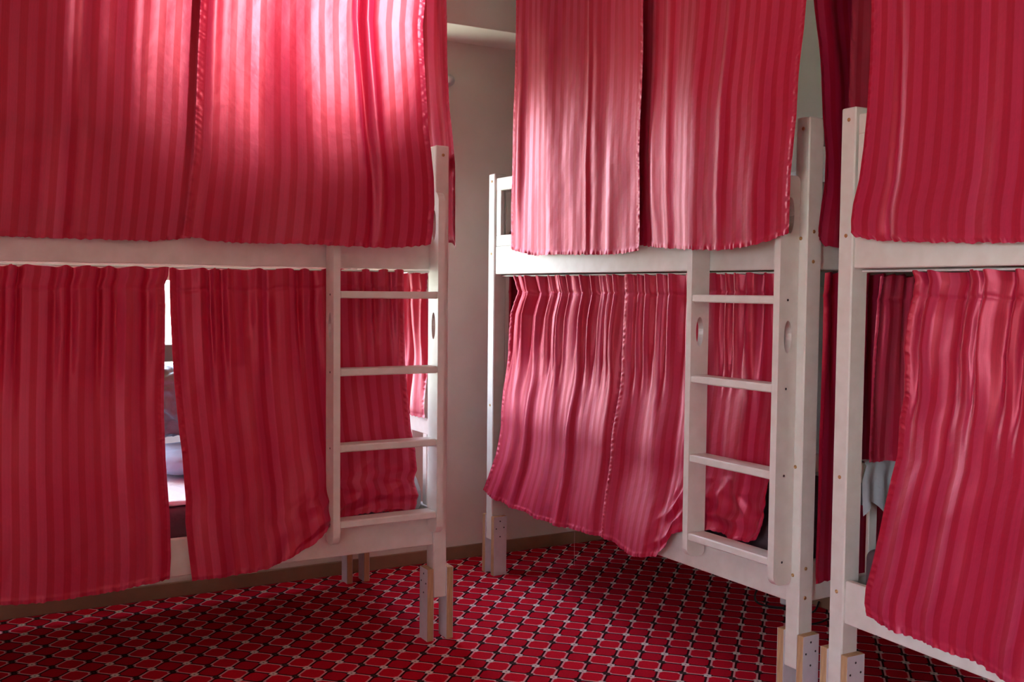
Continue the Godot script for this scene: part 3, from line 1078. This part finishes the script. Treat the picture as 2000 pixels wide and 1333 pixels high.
	obj("loose_thread", tube([local * Vector3(0.826, 0.385, 0.035), local * Vector3(0.829, 0.33, 0.038), local * Vector3(0.827, 0.29, 0.036), local * Vector3(0.832, 0.236, 0.038)], 0.0007, 5), M.thread, flared)
	curtain("pleated red satin curtain of the middle lower bunk running behind the ladder", lo, 1, {
		lower = true, l = [[1.055, 1.481], [1.058, 1.371], [1.052, 1.267], [1.047, 1.140], [1.048, 1.015], [1.041, 0.866], [1.036, 0.719], [1.031, 0.592], [1.028, 0.402]],
		r = [[1.93, 1.481], [1.92, 1.1], [1.90, 0.8], [1.885, 0.65], [1.872, 0.60]],
		hem = [[1.024, 0.402], [1.101, 0.399], [1.152, 0.381], [1.252, 0.373], [1.392, 0.405], [1.445, 0.454], [1.473, 0.511], [1.577, 0.545], [1.635, 0.543], [1.741, 0.541], [1.797, 0.541], [1.853, 0.561], [1.872, 0.60]],
		d = [[-0.045, -0.045, -0.045, -0.045, -0.045], [-0.04, -0.045, -0.05, -0.05, -0.05], [0.0, -0.01, -0.025, -0.035, -0.035], [0.036, 0.045, 0.04, -0.02, -0.022]], seed = 104, crumple = 0.014, wave = 0.012, wlen = 0.24, full = 1.16, pleat = 0.082, gather = 1.0, ruck = 0.0018,
		folds = [[0.35, 0.05, 0.0, 0.02, 0.0]]})
	curtain("dark red satin curtain across the end of the middle lower bunk, between two white posts", lo, 1, {
		lower = true, end = 2.075, l = [[-0.058, 1.481], [-0.055, 1.371], [-0.059, 1.037], [-0.051, 0.531], [-0.052, 0.47]], r = [[-0.90, 1.481], [-0.90, 0.46]], hem = [[-0.052, 0.462], [-0.9, 0.455]],
		d = [[0.0, 0.0], [0.004, 0.0]], seed = 111, wave = 0.008, wlen = 0.2, cols = 60, rows = 90, full = 1.15})
	curtain("shadowed red satin curtain across the far end of the middle lower bunk", lo, 1, {
		lower = true, end = 0.05, l = [[-0.09, 1.481], [-0.09, 0.9]], r = [[-0.90, 1.481], [-0.90, 0.9]], hem = [[-0.08, 0.89], [-0.9, 0.89]],
		d = [[0.0, 0.0], [0.0, 0.0]], seed = 117, wave = 0.008, wlen = 0.2, cols = 60, rows = 60, full = 1.15})
	# bed at the right edge
	curtain("broad red satin curtain of the upper bunk at the right edge of the picture", up, 2, {
		l = [[0.135, T], [0.137, 2.275], [0.139, 2.186], [0.138, 2.082], [0.133, 1.949], [0.123, 1.845], [0.111, 1.756], [0.089, 1.682], [0.083, 1.636], [0.086, 1.598], [0.101, 1.582]],
		r = [[1.10, T], [1.10, 1.545]], hem = [[0.095, 1.586], [0.195, 1.570], [0.342, 1.559], [0.507, 1.552], [0.657, 1.548], [1.10, 1.545]],
		d = [[0.03, 0.035, 0.035, 0.035], [0.03, 0.035, 0.04, 0.04], [0.03, 0.03, 0.03, 0.03]], seed = 122, wave = 0.005, wlen = 0.40, ruck = 0.0012,
		folds = [[0.09, 0.02, 0.0, -0.014, 0.03]]})
	curtain("narrow dark red satin curtain behind the post top of the right-hand bunk", up, 2, {
		end = -0.018, out = -1.0, l = [[-0.06, T], [-0.055, 2.325], [-0.052, 2.183], [-0.050, 2.0], [-0.05, 1.7]], r = [[-0.90, T], [-0.90, 1.7]], hem = [[-0.05, 1.68], [-0.9, 1.68]],
		d = [[0.0, 0.0], [0.0, 0.0]], seed = 131, wave = 0.008, wlen = 0.2, cols = 60, rows = 90})
	curtain("pink-lit red satin curtain of the lower bunk at the right edge of the picture", lo, 2, {
		lower = true, l = [[0.251, 1.481], [0.261, 1.453], [0.258, 1.437], [0.243, 1.352], [0.237, 1.258], [0.245, 1.199], [0.245, 1.124], [0.235, 1.048], [0.242, 0.944], [0.223, 0.836], [0.205, 0.757], [0.193, 0.678], [0.181, 0.598], [0.168, 0.534], [0.167, 0.487], [0.178, 0.456]],
		r = [[1.10, 1.481], [1.05, 0.42]], hem = [[0.178, 0.454], [0.235, 0.443], [0.311, 0.439], [0.468, 0.438], [0.549, 0.436], [0.627, 0.422], [1.05, 0.42]],
		d = [[-0.045, -0.045, -0.045], [-0.03, -0.03, -0.03], [0.005, 0.005, 0.005], [0.026, 0.026, 0.026]], seed = 143, wave = 0.009, wlen = 0.26, full = 1.15, pleat = 0.085})
	curtain("dark red satin curtain clipped across the end of the right-hand lower bunk", lo, 2, {
		lower = true, end = 0.045, l = [[-0.125, 1.47], [-0.115, 1.31], [-0.108, 1.21], [-0.10, 0.9]], r = [[-0.80, 1.47], [-0.85, 0.9]], hem = [[-0.09, 0.884], [-0.85, 0.884]],
		d = [[0.0, 0.0], [0.0, 0.0]], seed = 151, wave = 0.016, wlen = 0.14, cols = 60, rows = 60, full = 1.25})
	# the bunk on the opposite side, outside the picture, which keeps the side window's light off the first bunk
	curtain("red satin curtain of the upper bunk on the opposite side of the room", up, 3, {
		l = [[0.02, T], [0.02, 1.58]], r = [[1.03, T], [1.03, 1.58]], hem = [[0.0, 1.575], [1.1, 1.575]], d = [[0.05, 0.05], [0.04, 0.04]], seed = 161, cols = 60, rows = 60})
	curtain("second red satin curtain of the upper bunk on the opposite side of the room", up, 3, {
		l = [[1.035, T], [1.035, 1.58]], r = [[2.04, T], [2.04, 1.58]], hem = [[1.0, 1.575], [2.1, 1.575]], d = [[0.05, 0.05], [0.04, 0.04]], seed = 167, cols = 60, rows = 60})
	curtain("red satin curtain of the lower bunk on the opposite side of the room", lo, 3, {
		lower = true, l = [[0.06, 1.481], [0.04, 0.38]], r = [[1.03, 1.481], [1.03, 0.38]], hem = [[0.0, 0.38], [1.1, 0.38]], d = [[-0.045, -0.045], [0.0, 0.0], [0.025, 0.025]], seed = 171, cols = 60, rows = 60, full = 1.1})
	curtain("second red satin curtain of the lower bunk on the opposite side of the room", lo, 3, {
		lower = true, l = [[1.035, 1.481], [1.035, 0.38]], r = [[2.0, 1.481], [2.02, 0.38]], hem = [[1.0, 0.38], [2.1, 0.38]], d = [[-0.045, -0.045], [0.0, 0.0], [0.025, 0.025]], seed = 177, cols = 60, rows = 60, full = 1.1})


# ---------------------------------------------------------------- small things
func build_small_things() -> void:
	var f := thing("wall_sensor", "small round white plastic fitting high on the wall beside the curtain", "wall fitting", Transform3D(Basis(Vector3.RIGHT, PI / 2), Vector3(2.31, 2.482, WALL_Z)))
	obj("base", lathe([[0.0, 0.0], [0.030, 0.0], [0.030, 0.012], [0.0, 0.012]], 20), M.plastic, f)
	obj("cap", lathe([[0.022, 0.012], [0.022, 0.02], [0.016, 0.03], [0.0, 0.033]], 20), M.plastic, f)
	var c1 := obj("cable", tube([Vector3(3.44, 0.03, -3.62), Vector3(3.30, 0.006, -3.52), Vector3(3.24, 0.006, -3.40), Vector3(3.33, 0.006, -3.31), Vector3(3.42, 0.006, -3.36), Vector3(3.40, 0.05, -3.48)], 0.005), M.black)
	tag(c1, "thin black cable looped on the carpet under the middle bunk", "cable", "cables under the middle bunk")
	var c2 := obj("cable_001", tube([Vector3(3.44, 0.03, -3.26), Vector3(3.36, 0.007, -3.22), Vector3(3.26, 0.007, -3.24), Vector3(3.20, 0.007, -3.17), Vector3(3.26, 0.007, -3.10), Vector3(3.43, 0.03, -3.12)], 0.0045), M.black)
	tag(c2, "second black cable by the skirting board under the middle bunk", "cable", "cables under the middle bunk")
	var pa := thing("power_adapter", "small white power adapter lying by the cables under the middle bunk", "adapter", Transform3D(Basis(Vector3.UP, 0.3), Vector3(3.36, 0.0, -3.36)))
	obj("body", cbox(Vector3(0.05, 0.035, 0.075), 0.006), M.plastic, pa, Vector3(0, 0.018, 0))
